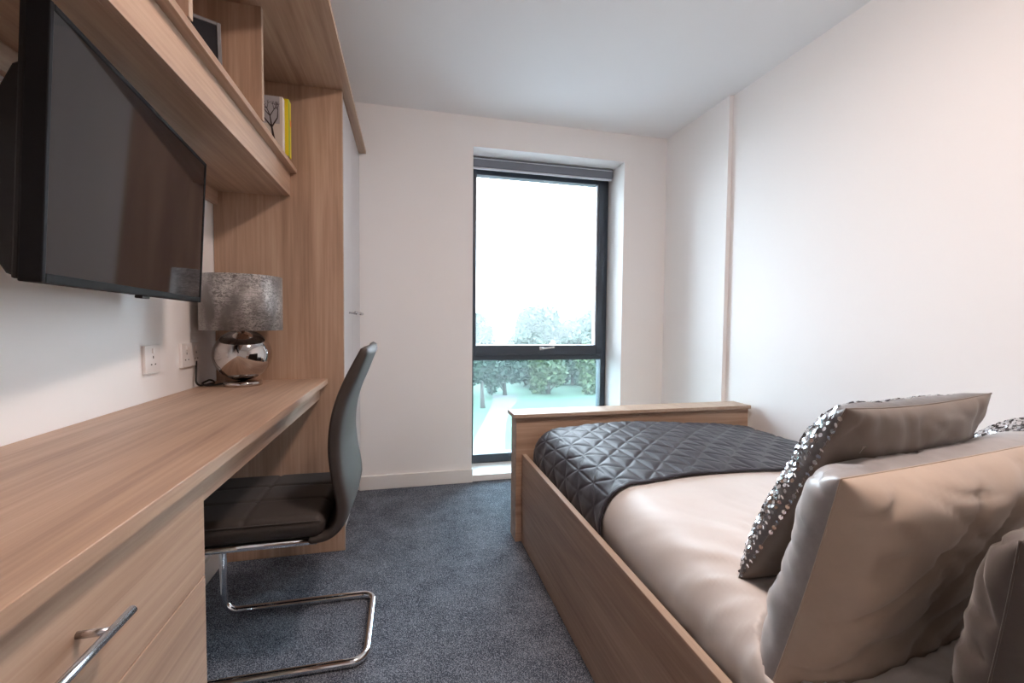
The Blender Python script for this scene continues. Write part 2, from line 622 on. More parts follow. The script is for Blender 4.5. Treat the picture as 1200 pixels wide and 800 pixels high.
def book(x0, x1, y0, y1, h, cover, label, group=None):
    """upright book, covers facing along the shelf, spine to the room"""
    t = thing('book', ((x0 + x1) / 2, (y0 + y1) / 2, 1.7095), label, 'book', group)
    z0 = 1.7095
    c = MB()
    c.box(x0, x1, y0, y0 + .0025, z0, z0 + h)
    c.box(x0, x1, y1 - .0025, y1, z0, z0 + h)
    c.box(x1 - .0025, x1, y0 + .0025, y1 - .0025, z0, z0 + h)
    c.build('cover', cover, t, bevel=.0008)
    MB().box(x0 + .004, x1 - .003, y0 + .0026, y1 - .0026, z0 + .003, z0 + h - .004).build('pages', 'paper', t)
    return t


bk = book(-.625, -.468, 1.895, 1.925, .205, 'book_cream', 'pale hardback with a bare tree drawn on its cover')
yb = 1.8945
MB().box(-.624, -.478, yb - .0006, yb, 1.81, 1.9135).build('cover_sky', 'book_grey', bk)
tr = MB()
rnd = random.Random(4)


def branch(p, a, l, w, dep):
    if not (-.62 < p[0] + math.cos(a) * l < -.476 and p[1] + math.sin(a) * l < 1.908):
        return
    q = (p[0] + math.cos(a) * l, p[1] + math.sin(a) * l)
    nx, nz = -math.sin(a) * w / 2, math.cos(a) * w / 2
    y = yb - .0008
    tr.add([(p[0] - nx, y, p[1] - nz), (p[0] + nx, y, p[1] + nz), (q[0] + nx * .6, y, q[1] + nz * .6), (q[0] - nx * .6, y, q[1] - nz * .6)], [(0, 1, 2, 3)])
    if dep:
        for s in (-.55, .15, .6):
            branch(q, a + s + rnd.uniform(-.2, .2), l * .68, w * .62, dep - 1)


branch((-.497, 1.735), 1.72, .062, .010, 4)
tr.build('cover_tree', 'print_ink', bk)
tx = MB()
for k in range(6):
    tx.box(-.60, -.60 + .055 + .012 * (k % 3), yb - .0009, yb - .0003, 1.79 - k * .011, 1.793 - k * .011)
tx.build('cover_text', 'print_ink', bk)
bk2 = book(-.62, -.459, 1.945, 1.985, .222, 'book_yellow', 'yellow and lime green paperback beside the tree-cover book')
MB().box(-.459, -.4583, 1.9452, 1.961, 1.7100, 1.931).build('spine_stripe', 'book_green', bk2)
MB().box(-.459, -.4582, 1.9615, 1.9845, 1.835, 1.858).build('spine_panel', 'book_orange', bk2)
bk3 = book(-.62, -.505, 1.075, 1.118, .20, 'book_purple', 'dark purple book standing against a shelf divider')
pf = thing('picture_frame', (-.575, 1.40, 1.7120), 'small dark picture frame with grey edge standing on the shelf', 'picture frame', rot=(math.radians(-8), 0, math.radians(28)))
f2 = MB()
f2.box(-.075, -.065, -.008, .008, 0, .185).box(.065, .075, -.008, .008, 0, .185).box(-.065, .065, -.008, .008, 0, .01).box(-.065, .065, -.008, .008, .175, .185)
f2.build('frame', 'frame_grey', pf, local=True, bevel=.0015)
MB().box(-.065, .065, -.004, .005, .01, .175).build('glass', 'photo_dark', pf, local=True)
MB().box(-.012, .012, .008, .012, .0, .13).build('strut', 'frame_grey', pf, local=True)

# ------------------------------------------------------------------ desk
XD, ZD = -.347, .795
dk = thing('desk', (-.57, .7, 0), 'long oak-effect desk along the wall', 'desk')
MB().box(XL + .002, XD, -.62, YE - .0015, ZD - .024, ZD).build('desktop', 'wood_y', dk, bevel=.0015)
MB().box(XD - .0002, XD + .0008, -.62, YE - .002, ZD - .023, ZD - .001).build('edge_strip', 'wood_y', dk)
MB().box(XD - .052, XD - .034, .940, YE - .0015, ZD - .092, ZD - .0245).build('apron', 'wood_y', dk, bevel=.001)
MB().box(XL + .002, XD - .02, -.64, -.62, .001, ZD - .0245).build('end_panel', 'wood_z', dk)
MB().box(XL + .002, XL + .02, .940, YE - .0015, ZD - .092, ZD - .0245).build('wall_rail', 'wood_y', dk)

dp = thing('drawer_pedestal', (-.57, .5, 0), 'oak-effect drawer pedestal with bar handles under the desk', 'drawer unit')
PY0, PY1, XP = .10, .938, -.377
bd = MB()
bd.box(XL + .02, XP - .0195, PY1 - .018, PY1, .001, ZD - .025)
bd.box(XL + .02, XP - .0195, PY0, PY0 + .018, .001, ZD - .025)
bd.box(XL + .02, XP - .0195, PY0 + .018, PY1 - .018, .06, .078)
bd.box(XL + .02, XL + .03, PY0 + .018, PY1 - .018, .078, ZD - .025)
bd.box(XL + .02, XP - .0195, PY0 + .018, PY1 - .018, ZD - .043, ZD - .025)
bd.build('carcass', 'wood_y', dp)
MB().box(XP - .06, XP - .045, PY0 + .018, PY1 - .018, .001, .06).build('plinth', 'wood_y', dp)
for k, (z0, z1) in enumerate(((.5655, .758), (.3125, .5625), (.064, .3095))):
    d = MB().box(XP - .019, XP, PY0 + .001, PY1, z0, z1).build('drawer', 'wood_y', dp, bevel=.0012)
    zh = .680 if k == 0 else (z0 + z1) / 2 + .03
    hb = MB().tube([(XP + .035, .395, zh), (XP + .035, .645, zh)], .0055, 12)
    for y in (.435, .605):
        hb.tube([(XP, y, zh), (XP + .035, y, zh)], .0045, 10)
    hb.build('handle', 'satin_steel', d, smooth=True)

# ------------------------------------------------------------------ television on its wall bracket
nb, fb = Vector((-.558, .846)), Vector((-.640, 1.600))
dirv = (fb - nb)
TL = dirv.length
rz = math.atan2(dirv.y, dirv.x)
TH = .438
tv = thing('television', (nb.x, nb.y, 1.107), 'black flat-screen television on a wall bracket above the desk', 'television', rot=(0, 0, rz))
# local axes: x along the screen, -y faces the room, z up, tilted a little downwards
tilt = math.radians(3.0)
TM = Matrix.Rotation(tilt, 4, 'X')


def tvb(mb, name, mat, parent, **kw):
    mb.v = [TM @ v for v in mb.v]
    return mb.build(name, mat, parent, local=True, **kw)


bz = .010
b4 = MB()
b4.box(0, bz, 0, .03, 0, TH).box(TL - bz, TL, 0, .03, 0, TH).box(bz, TL - bz, 0, .03, 0, .016).box(bz, TL - bz, 0, .03, TH - bz, TH)
bezel = tvb(b4, 'bezel', 'tv_bezel', tv, bevel=.002)
tvb(MB().box(bz, TL - bz, .002, .012, .016, TH - bz), 'screen', 'tv_screen', tv)
hs = MB()
hs.prism([(.040, .006), (.040, TH - .09), (.055, TH - .10), (.078, TH - .16), (.078, .05), (.055, .012)], 0, .02, TL - .02)
hs.box(.004, TL - .004, .030, .040, .004, TH - .004)
tvb(hs, 'rear_housing', 'black_plastic', tv, bevel=.003)
tvb(MB().box(TL * .5 - .02, TL * .5 + .02, .004, .02, -.007, 0), 'sensor', 'black_plastic', tv, bevel=.002)
mt = thing('tv_wall_bracket', (XL, 1.18, 1.32), 'black swivel wall bracket holding the television', 'bracket')
br = MB()
br.box(XL, XL + .012, 1.12, 1.24, 1.22, 1.44).build('wall_plate', 'black_plastic', mt, bevel=.002)
MB().tube([(XL + .012, 1.18, 1.33), (XL + .06, 1.10, 1.33), (-.70, 1.20, 1.33), (-.685, 1.22, 1.33)], .014, 10).build('arm', 'black_plastic', mt, smooth=True)
pm = Vector((-.678, 1.21))
MB().box(pm.x - .006, pm.x + .003, pm.y - .06, pm.y + .06, 1.25, 1.40).build('vesa_plate', 'black_plastic', mt)
cb = MB()
cb.tube([(XL + .005, 1.0, 1.10), (XL + .02, .98, 1.2), (XL + .05, .97, 1.30), (-.70, .99, 1.36), (-.67, 1.02, 1.34)], .005, 8)
cb.build('cable', 'black_rubber', mt, smooth=True)

# ------------------------------------------------------------------ desk lamp
LC = Vector((-.632, 1.935, ZD + .0005))
lp = thing('table_lamp', LC, 'table lamp with crushed silver drum shade and mirrored ball base', 'lamp')
MB().lathe([(.0001, 0), (.066, 0), (.068, .004), (.068, .014), (.064, .018), (.03, .020), (.0001, .020)], LC).build('foot', 'smoke_chrome', lp, smooth=True, bevel=0)
ball = [(.0001, .018)]
for k in range(1, 32):
    a = -math.pi / 2 + math.pi * k / 32
    ball.append((.103 * math.cos(a), .121 + .101 * math.sin(a)))
ball.append((.0001, .222))
MB().lathe(ball, LC, 64).build('globe', 'smoke_chrome', lp, smooth=True)
MB().lathe([(.022, .214), (.022, .232), (.012, .238), (.012, .30), (.0001, .30)], LC, 24).build('neck', 'satin_steel', lp, smooth=True)
SR = .142
s0, s1 = .218, .428
shp = [(SR - .003, s0), (SR, s0), (SR, s1), (SR - .003, s1), (SR - .003, s0)]
MB().lathe(shp, LC, 72).build('shade', 'shade_velvet', lp, smooth=True, bevel=0)
sp = MB()
for k in range(3):
    a = k * 2.094 + .4
    sp.tube([LC + Vector((0, 0, .30)), LC + Vector((SR * .97 * math.cos(a), SR * .97 * math.sin(a), .30))], .0025, 8)
sp.build('shade_carrier', 'satin_steel', lp)
cd = MB().tube(fillet([LC + Vector(p) for p in ((-.055, .0, .010), (-.09, -.02, .006), (-.12, -.04, .006), (-.14, -.01, .012), (-.135, .06, .02), (-.11, .03, .006), (-.145, -.05, .006), (-.150, -.03, .10))], .02), .0035, 8)
cd.build('power_cord', 'black_rubber', lp, smooth=True)

# ------------------------------------------------------------------ wall sockets
def socket(name, y0, y1, z0, z1, label, gangs):
    t = thing(name, (XL, (y0 + y1) / 2, z0), label, 'socket')
    fp = MB().box(XL, XL + .010, y0, y1, z0, z1).build('face_plate', 'socket_white', t, bevel=.002)
    w = (y1 - y0) / gangs
    for g in range(gangs):
        c = y0 + w * (g + .5)
        sl = MB()
        zc = (z0 + z1) / 2 - .008
        sl.box(XL + .0098, XL + .0106, c - .002, c + .002, zc + .010, zc + .018)
        for s in (-1, 1):
            sl.box(XL + .0098, XL + .0106, c + s * .011 - .003, c + s * .011 + .003, zc - .011, zc - .007)
        sl.build('pin_slots', 'slot_dark', fp)
        MB().box(XL + .0098, XL + .0135, c - .006, c + .006, zc + .026, zc + .042).build('rocker_switch', 'socket_white', fp, bevel=.001)
        for s in (-1, 1):
            pass


socket('wall_socket', 1.572, 1.658, .882, .971, 'single white wall socket below the television', 1)
socket('wall_socket', 1.797, 1.943, .879, .967, 'double white wall socket half hidden by the table lamp', 2)

# ------------------------------------------------------------------ chair
ch = thing('cantilever_chair', (-.36, 1.55, 0), 'dark brown leather cantilever chair on a chrome sled base', 'chair')
CY0, CY1 = 1.345, 1.765
CYM, CYH = (CY0 + CY1) / 2, (CY1 - CY0) / 2
# chrome tube: runners on the floor, rear cross bar, verticals, rails under the seat
r = .0125
yn, yf_ = 1.375, 1.722
pts = [(-.26, yn, .405), (-.640, yn, .405), (-.632, yn, r + .001), (-.125, yn, r + .001), (-.125, yf_, r + .001), (-.632, yf_, r + .001), (-.640, yf_, .405), (-.26, yf_, .405)]
MB().tube(fillet(pts, .045, 8), r, 14).build('sled_frame', 'chrome', ch, smooth=True)
MB().tube([(-.30, yn, .405), (-.30, yf_, .405)], .010, 10).build('cross_bar', 'chrome', ch, smooth=True)
MB().tube([(-.56, yn, .405), (-.56, yf_, .405)], .010, 10).build('cross_bar', 'chrome', ch, smooth=True)
# seat cushion


def seat_fn(u, v):
    # u around front-back, v across
    hx_, hy, hz_, rr = .225, CYH - .004, .036, .028
    x = -.455 + (u * 2 - 1) * hx_
    y = CYM + (v * 2 - 1) * hy
    return x, y, hx_, hy, hz_, rr


def rounded_slab(cx, cy, cz, hx_, hy, hz_, rr, disp, nx=56, ny=48, nz=8):
    mb = MB()

    def face(fn, nu, nv):
        def g(u, v):
            p = Vector(fn(u * 2 - 1, v * 2 - 1))
            c = Vector((max(-hx_ + rr, min(hx_ - rr, p.x)), max(-hy + rr, min(hy - rr, p.y)), max(-hz_ + rr, min(hz_ - rr, p.z))))
            d = p - c
            n = d.normalized()
            q = c + n * rr
            return Vector((cx, cy, cz)) + q + n * disp(q, n)
        mb.grid(g, nu, nv)
    face(lambda u, v: (u * hx_, v * hy, hz_), nx, ny)
    face(lambda u, v: (u * hx_, v * hy, -hz_), nx, ny)
    face(lambda u, v: (u * hx_, -hy, v * hz_), nx, nz)
    face(lambda u, v: (u * hx_, hy, v * hz_), nx, nz)
    face(lambda u, v: (-hx_, u * hy, v * hz_), ny, nz)
    face(lambda u, v: (hx_, u * hy, v * hz_), ny, nz)
    return mb


def weld(o, d=.0004):
    bm = bmesh.new()
    bm.from_mesh(o.data)
    bmesh.ops.remove_doubles(bm, verts=bm.verts, dist=d)
    bmesh.ops.recalc_face_normals(bm, faces=bm.faces)
    bm.to_mesh(o.data)
    bm.free()
    o.data.polygons.foreach_set('use_smooth', [True] * len(o.data.polygons))
    return o


def seat_disp(q, n):
    if n.z < .3:
        return .004 * math.exp(-((q.z - .012) / .02) ** 2) - .003 * math.exp(-((q.z - .022) / .0022) ** 2)
    d = .006 * (1 - (q.x / .225) ** 2) * (1 - (q.y / CYH) ** 2)
    for s in (-.065, .065):
        d -= .005 * math.exp(-((q.y - s) / .006) ** 2)
    d -= .005 * math.exp(-((q.x - .02) / .006) ** 2)
    return d * min(1, (n.z - .3) / .4)


seat = weld(rounded_slab(-.470, CYM, .453, .232, CYH - .004, .034, .026, seat_disp, 76, 70, 8).build('seat', 'leather', ch))
for s in (-1, 1):
    y = CYM + s * (CYH - .003)
    MB().tube([(-.695, y, .474), (-.245, y, .474)], .0016, 6).build('piping', 'leather_stitch', seat)
st = MB()
for s in (-.065, .065):
    st.tube([(-.69, CYM + s, .4875), (-.25, CYM + s, .4875)], .0011, 6)
st.build('stitching', 'leather_stitch', seat)
MB().box(-.69, -.27, CY0 + .02, CY1 - .02, .414, .4185).build('seat_pan', 'black_plastic', ch)
# backrest: S-curved padded shell that wraps below the seat
front = [(-.138, .972), (-.163, .925), (-.190, .870), (-.212, .810), (-.225, .750), (-.230, .69), (-.228, .640), (-.221, .585), (-.213, .540), (-.208, .505), (-.209, .475), (-.218, .450), (-.238, .432), (-.275, .424)]


def back_line(k):
    out_ = []
    L = len(front)
    for i, (x, z) in enumerate(front):
        a = Vector(front[max(0, i - 1)])
        c = Vector(front[min(L - 1, i + 1)])
        t = (c - a).normalized()
        n = Vector((-t.y, t.x))
        if n.x < 0 and i < 9:
            n = -n
        th = .040 if i < 10 else .040 - .006 * (i - 9)
        th *= min(1, .72 + .1 * i)
        out_.append((Vector((x, z)), n, th))
    return out_


prof = []
bl_ = back_line(0)
# orientation of the offset: towards the room (+X) and, at the foot, downwards
for (p, n, th) in bl_:
    prof.append((p, n, th))


def catm(vals, t):
    n = len(vals) - 1
    f = t * n
    i = min(int(f), n - 1)
    u = f - i
    p0, p1, p2, p3 = vals[max(0, i - 1)], vals[i], vals[i + 1], vals[min(n, i + 2)]
    return .5 * ((2 * p1) + (p2 - p0) * u + (2 * p0 - 5 * p1 + 4 * p2 - p3) * u * u + (3 * p1 - p0 - 3 * p2 + p3) * u ** 3)


PF = [Vector(p) for p in front]


def back_pt(t):
    p = catm(PF, t)
    d = (catm(PF, min(1, t + .01)) - catm(PF, max(0, t - .01))).normalized()
    n = Vector((-d.y, d.x))          # to the left of travel; travel goes down, so this points to +X
    return p, n


def back_fn(t, s):
    """s: 0..1 loop around the section of the shell, front face then rear"""
    p, n = back_pt(t)
    th = .040 * (1 - .45 * max(0, (t - .72) / .28)) * (1 - .25 * max(0, (.12 - t) / .12))
    hw = CYH * (1 - .07 * max(0, (.25 - t) / .25) ** 1.5)
    rr = min(th * .5, .018)
    a = s * 2 * math.pi
    # superellipse section, width across Y, thickness along n
    ca, sa = math.cos(a), math.sin(a)
    y = hw * math.copysign(abs(ca) ** .16, ca)
    w = th * .5 * math.copysign(abs(sa) ** .55, sa)
    dish = .012 * (1 - (y / hw) ** 2) * (1 - max(0, t - .6) / .4)
    q = p + n * (th * .5 + w + dish * .9)
    return Vector((q.x, CYM + y, q.y))


bkm = MB()
NT, NS = 64, 72
sec = []
# even spacing around the section
for j in range(NS):
    sec.append(j / NS)
vs = [back_fn(i / NT, s) for i in range(NT + 1) for s in sec]
fs = []
for i in range(NT):
    for j in range(NS):
        fs.append((i * NS + j, i * NS + (j + 1) % NS, (i + 1) * NS + (j + 1) % NS, (i + 1) * NS + j))
bkm.add(vs, fs)
for e in (0, NT):
    ring = [vs[e * NS + j] for j in range(NS)]
    c = sum(ring, Vector()) / NS
    p, n = back_pt(e / NT)
    d = (Vector(back_pt(.02)[0] - back_pt(0)[0]) if e == 0 else Vector(back_pt(1)[0] - back_pt(.98)[0])).normalized()
    bulge = (-.010 if e == 0 else .006)
    c3 = Vector((d.x, 0, d.y)) * bulge
    o = len(bkm.v)
    inner = [v.lerp(c, 0) * 1 for v in ring]
    r1 = [Vector((c.x + (v.x - c.x) * .55, v.y + (c.y - v.y) * .02, c.z + (v.z - c.z) * .55)) + c3 for v in ring]
    base = e * NS
    bkm.v += r1
    for j in range(NS):
        bkm.f.append((base + j, base + (j + 1) % NS, o + (j + 1) % NS, o + j))
    bkm.f.append(tuple(o + j for j in range(NS)))
bo = bkm.build('backrest', 'leather', ch, smooth=True)
# ------------------------------------------------------------------ bed
bed = thing('bed', (1.16, 1.0, 0), 'oak-effect double bed frame with high boxed footboard', 'bed')
BX0, BX1, BY0, BY1 = .534, 1.802, -.04, 2.012
MB().box(BX0, BX0 + .02, BY0, BY1 - .0005, .001, .425).build('side_rail', 'wood_y', bed, bevel=.0012)
MB().box(BX0 + .0005, BX0 + .0195, BY0, BY1 - .001, .4251, .4262).build('edge_strip', 'wood_edge', bed)
MB().box(BX1 - .02, BX1, BY0, BY1 - .0005, .001, .425).build('side_rail', 'wood_y', bed)
fbz = .602
fo = MB()
fo.box(.505, BX1, BY1, BY1 + .018, .001, fbz)
fo.box(.505, .523, BY1 + .018, BY1 + .10, .001, fbz)
fo.box(BX1 - .018, BX1, BY1 + .018, BY1 + .10, .001, fbz)
fo.box(.523, BX1 - .018, BY1 + .082, BY1 + .10, .001, fbz)
fo = fo.build('footboard', 'wood_x', bed, bevel=.0012)
MB().box(.488, BX1 + .002, BY1 - .020, BY1 + .116, fbz + .0005, fbz + .0185).build('cap', 'wood_edge', fo, bevel=.002)
MB().box(BX0, BX1, BY0 - .025, BY0, .001, .80).build('headboard', 'wood_x', bed, bevel=.002)
MB().box(BX0 + .02, BX1 - .02, BY0, BY1 - .002, .21, .235).build('base_board', 'wood_y', bed)

mo = MB()
mtt = rounded_slab(1.168, .985, .340, .565, .955, .090, .06, lambda q, n: 0, 12, 16, 4)
weld(mtt.build('mattress', 'mattress_white'))
tag(bpy.data.objects['mattress'], 'white mattress under the pale duvet on the bed', 'mattress')

# bedding surface: folded box, rounded, with a soft crown that falls towards the wall
EX0, EX1, EY0, EY1, EZ = .574, 1.764, .0, 1.984, .545
RR = .10


def crown(x, y):
    u = (x - EX0) / (EX1 - EX0)
    c = .028 * math.sin(math.pi * min(1, max(0, u) ** .8)) - .046 * max(0, u - .30) ** 1.1
    return c


def bed_surface(a, y, fb):
    """a: distance across measured from the left top edge (negative hangs down the side), fb: fold-down at the foot"""
    wdt = EX1 - EX0
    fa = 0
    x = EX0 + a
    if a < 0:
        fa, x = -a, EX0
    elif a > wdt:
        fa, x = a - wdt, EX1
    p = Vector((x, y, EZ - fa - fb))
    c = Vector((max(EX0 + RR, min(EX1 - RR, p.x)), min(p.y, EY1 - RR), min(p.z, EZ - RR)))
    d = p - c
    if d.length < 1e-6:
        d = Vector((0, 0, 1))
    n = d.normalized()
    q = c + n * RR
    q.z += crown(q.x, q.y) * max(0, min(1, (q.z - .42) / .10))
    return q, n


def fnoise(p, s, seed=0):
    return mn.noise(Vector(p) * s + Vector((seed * 17.3, seed * 5.1, seed * 3.7)))


def ridge(p, s, seed=0):
    return 1 - abs(fnoise(p, s, seed)) * 2


def duvet_pt(u, v):
    a = -.155 + u * (EX1 - EX0 + .155 + .10)
    y = EY0 + v * (1.32 - EY0)
    q, n = bed_surface(a, y, 0)
    x_, y_ = q.x, q.y
    # shallow creases fanning out from under the cushions
    ang = math.atan2(y_ - .35, x_ - .95)
    rad = math.hypot(x_ - .95, y_ - .35)
    cre = mn.noise(Vector((ang * 4.5, rad * 1.6, 3.1))) * .7 + (1 - 2 * abs(mn.noise(Vector((ang * 8 + rad * 1.5, rad * 2.0, 9.1))))) * .45
    cre += (1 - 2 * abs(mn.noise(Vector((ang * 17 - rad * 2, rad * 3.0, 5.1))))) * .22
    amp = .017 * math.exp(-((rad - .42) / .36) ** 2)
    side = max(0, 1 - max(0, n.z)) if n.x < 0 else 0
    dis = cre * amp + .005 * fnoise((x_, y_, 0), 3.2, 1) + .003 * fnoise((x_ * 1.5, y_ * 3, 0), 4.0, 2)
    dis += side * (.003 * fnoise((0, y_ * 2.0 + q.z * 2.2, q.z), 5.5, 3) + .0025 * ridge((0, y_ * 3.4 + q.z * 6, 0), 5.0, 5))
    k = max(0, min(1, (.80 - y_) / .3)) * max(0, n.z)
    dis -= .050 * k * k * (3 - 2 * k)
    if n.x < 0:
        dis = dis * (1 - .55 * side)
    t_ = max(0, min(1, (y_ - 1.0) / .16))
    t_ = t_ * t_ * (3 - 2 * t_)
    dis = dis * (1 - t_) - .002 * t_
    return q + n * (.004 + dis)


tag(MB().grid(duvet_pt, 150, 150).build('duvet', 'duvet_satin', smooth=True, solid=.006),
    'pale cream satin duvet tucked into the bed frame', 'duvet')

# quilted throw
LSP = .068
THR_Y0, THR_Y1 = 1.185, EY1


def quilt(a, b):
    """puff of the triangular quilting, 0 on a stitched line"""
    ka, kb = a / .068, b / .128
    dmin = abs(ka - round(ka)) * .068
    for sg in (1, -1):
        k = kb + sg * ka * .5
        dmin = min(dmin, abs(k - round(k)) * .128 * .731)
    return (1 - math.exp(-(dmin / .0042) ** 1.3)) * (.6 + .4 * min(1, dmin / .018))


def throw_pt(u, v):
    a = -.150 + u * (EX1 - EX0 + .150 + .10)
    L = THR_Y1 - THR_Y0 + .12
    b = v * L
    y = THR_Y0 + b + .014 * math.sin(a * 3.1 + .6) + .008 * fnoise((a, 0, 0), 6, 4)
    fb = 0
    if y > THR_Y1:
        fb, y = y - THR_Y1, THR_Y1
    q, n = bed_surface(a, y, fb)
    hem = min(1, b / .02)
    dis = .013 + .0047 * quilt(a, b) * hem + .004 * fnoise((a, b, 0), 5, 7) + .003 * fnoise((a, b, 0), 14, 8)
    if b < .012:
        dis += .002
    if a < .06:
        dis = min(dis, dis * .55 + .006)
        dis += .004 * fnoise((0, b * 3, a), 6, 6)
    return q + n * dis


tag(MB().grid(throw_pt, 330, 230).build('bed_throw', 'throw_quilt', smooth=True, solid=.006),
    'dark charcoal quilted throw across the foot of the bed', 'throw')


# ------------------------------------------------------------------ cushions and pillows
def pillow(name, bl_pt, wdir, tiltdeg, Wd, Ht, T, front_mat, back_mat, label, seed, wr_=.006, sequins=False, group=None, pinch=.05, cat='pillow', exps=(2.6, .55), piping=True):
    """bl_pt: lower left corner; front faces the window, back the camera"""
    R = Matrix.Rotation(math.radians(wdir), 4, 'Z') @ Matrix.Rotation(math.radians(tiltdeg), 4, 'X')
    t = thing(name, bl_pt, label, cat, group, rot=R.to_euler())

    def surf(side, N_=56):
        def fn(uu, vv):
            # denser rows near the edge
            u = math.sin((uu * 2 - 1) * math.pi / 2)
            v = math.sin((vv * 2 - 1) * math.pi / 2)
            e = (max(0, 1 - abs(u) ** exps[0]) * max(0, 1 - abs(v) ** exps[0])) ** exps[1]
            x = Wd / 2 * (1 + u * (1 - pinch * (1 - v * v)))
            z = Ht / 2 * (1 + v * (1 - pinch * (1 - u * u)))
            y = side * T * ((1.45 if sequins else 1.22) if side > 0 else 1.0) * e
            edge = 1 - min(abs(1 - abs(u)), abs(1 - abs(v)))
            p = Vector((x, 0, z))
            k = min(1, e * 2.2)
            wv = .05 * fnoise((x, side, z), 3.0, seed + 9)
            d1 = fnoise(((x + z * .8) * 1.0 + wv, side * 3.3, (z - x * .8) * 3.6), 3.2, seed)
            d2 = fnoise(((x - z * .5) * 1.2, side * 2.1, (z + x * .5) * 4.2 + wv), 4.0, seed + 4)
            fold = math.exp(-(d1 / .10) ** 2) + .7 * math.exp(-(d2 / .09) ** 2)
            # short gathers running in from the seam
            if 1 - abs(u) < 1 - abs(v):
                g_ = fnoise((x * .8, side, z * 3.0 + wv * 8), 7.0, seed + 5) + .6 * fnoise((x, side, z * 9), 4.0, seed + 6)
            else:
                g_ = fnoise((x * 3.0 + wv * 8, side, z * .8), 7.0, seed + 5) + .6 * fnoise((x * 9, side, z), 4.0, seed + 6)
            big = fnoise((x, side * 2, z), 3.4, seed + 2)
            gat = max(0, edge - .55) / .45
            y += side * k * wr_ * (.55 * g_ * gat + .9 * big - .62 * fold)
            return Vector((x, y, z))
        return fn
    for side, nm, mt_ in ((1, 'front_cover', front_mat), (-1, 'back_cover', back_mat)):
        fn = surf(side)
        o = MB().grid(fn, 64, 64).build(nm, mt_, t, smooth=True, local=True, recalc=False)
        me = o.data
        # outward normals
        c = me.polygons[len(me.polygons) // 2 + 32]
        if c.normal.y * side < 0:
            me.flip_normals()
        if sequins and side == 1:
            sq = MB()
            rnd_ = random.Random(seed)
            step = .0066
            nx_, nz_ = int(Wd / step), int(Ht / step)
            base = [Vector((math.cos(k * math.pi / 3), 0, math.sin(k * math.pi / 3))) for k in range(6)]
            for i in range(nx_ + 1):
                for j in range(nz_ + 1):
                    uu = math.asin(max(-1, min(1, 2 * (i + (j % 2) * .5) / nx_ - 1))) / math.pi + .5
                    vv = math.asin(max(-1, min(1, 2 * j / nz_ - 1))) / math.pi + .5
                    if 2 * j / nz_ - 1 > .93:
                        continue
                    p = fn(uu, vv)
                    p1 = fn(min(1, uu + .01), vv) - fn(max(0, uu - .01), vv)
                    p2 = fn(uu, min(1, vv + .01)) - fn(uu, max(0, vv - .01))
                    n = p1.cross(p2)
                    if n.length < 1e-9:
                        continue
                    n.normalize()
                    # corners of the sheet turn outwards
                    if n.y < 0:
                        n = -n
                    n = (n + Vector((rnd_.uniform(-.5, .5), rnd_.uniform(-.3, .3), rnd_.uniform(-.5, .5)))).normalized()
                    q = n.to_track_quat('Y', 'Z')
                    rr = .0042
                    sq.add([p + n * .0015 + (q @ (b_ * rr)) for b_ in base], [(0, 1, 2, 3, 4, 5)])
            so_ = sq.build('sequins', 'sequin', o, local=True, recalc=False)
            so_['kind'] = 'stuff'
    if piping:
        fn = surf(1)
        ring = [fn(k / 40, 0) for k in range(40)] + [fn(1, k / 40) for k in range(40)] + [fn(1 - k / 40, 1) for k in range(40)] + [fn(0, 1 - k / 40) for k in range(40)]
        MB().tube(ring, .0013, 6, closed=True).build('seam', back_mat, t, smooth=True, local=True)
    return t


ca = pillow('cushion', (.642, .728, .545), 9.5, 26, .46, .418, .055, 'sequin_ground', 'cushion_back',
            'square taupe cushion with silver sequin front leaning on the pillow', 11, .006, True, cat='cushion', exps=(3.4, .5))
MB().box(.048, .056, -.030, -.0285, .30, .36).build('zip', 'zip_metal', ca, local=True)
pillow('cushion', (1.345, .945, .530), 6, 44, .44, .40, .06, 'sequin_ground', 'cushion_back',
       'silver sequin cushion against the wall', 23, .006, True, cat='cushion', exps=(3.4, .5))
pillow('pillow', (.572, .575, .455), 8.5, 14, .74, .395, .078, 'grey_satin', 'taupe_satin',
       'large taupe satin pillow with grey front, creased at the seam', 31, .011, pinch=.02, exps=(7, .5))
pillow('pillow', (.655, .378, .452), 5, 7, .66, .365, .058, 'shaded_satin', 'shaded_satin',
       'grey-brown satin pillow with shade put into its colour, at the head of the bed', 47, .014, pinch=.03, exps=(5.5, .5))

# soft things give way where they press together: the pillow's front takes the cushion, the duvet takes them all
from mathutils.bvhtree import BVHTree
bpy.context.view_layer.update()


def solid_tree(root):
    vs_, fs_ = [], []
    for o in root.children:
        if o.name.split('.')[0] in ('front_cover', 'back_cover'):
            k = len(vs_)
            vs_ += [o.matrix_world @ v.co for v in o.data.vertices]
            fs_ += [tuple(i + k for i in p.vertices) for p in o.data.polygons]
    return BVHTree.FromPolygons(vs_, fs_)


def leaves_at(tree_, p, d):
    """where a ray from p along d leaves the body for the last time, None if p lies outside it"""
    q, k, last = p.copy(), 0, None
    while k < 12:
        h = tree_.ray_cast(q, d)[0]
        if h is None:
            break
        k, last, q = k + 1, h, h + d * 1e-5
    return last if k % 2 else None


def press(o, tree_, d, gap):
    inv = o.matrix_world.inverted()
    for v in o.data.vertices:
        w_ = o.matrix_world @ v.co
        h = leaves_at(tree_, w_, d)
        if h is not None:
            v.co = inv @ (h + d * gap)


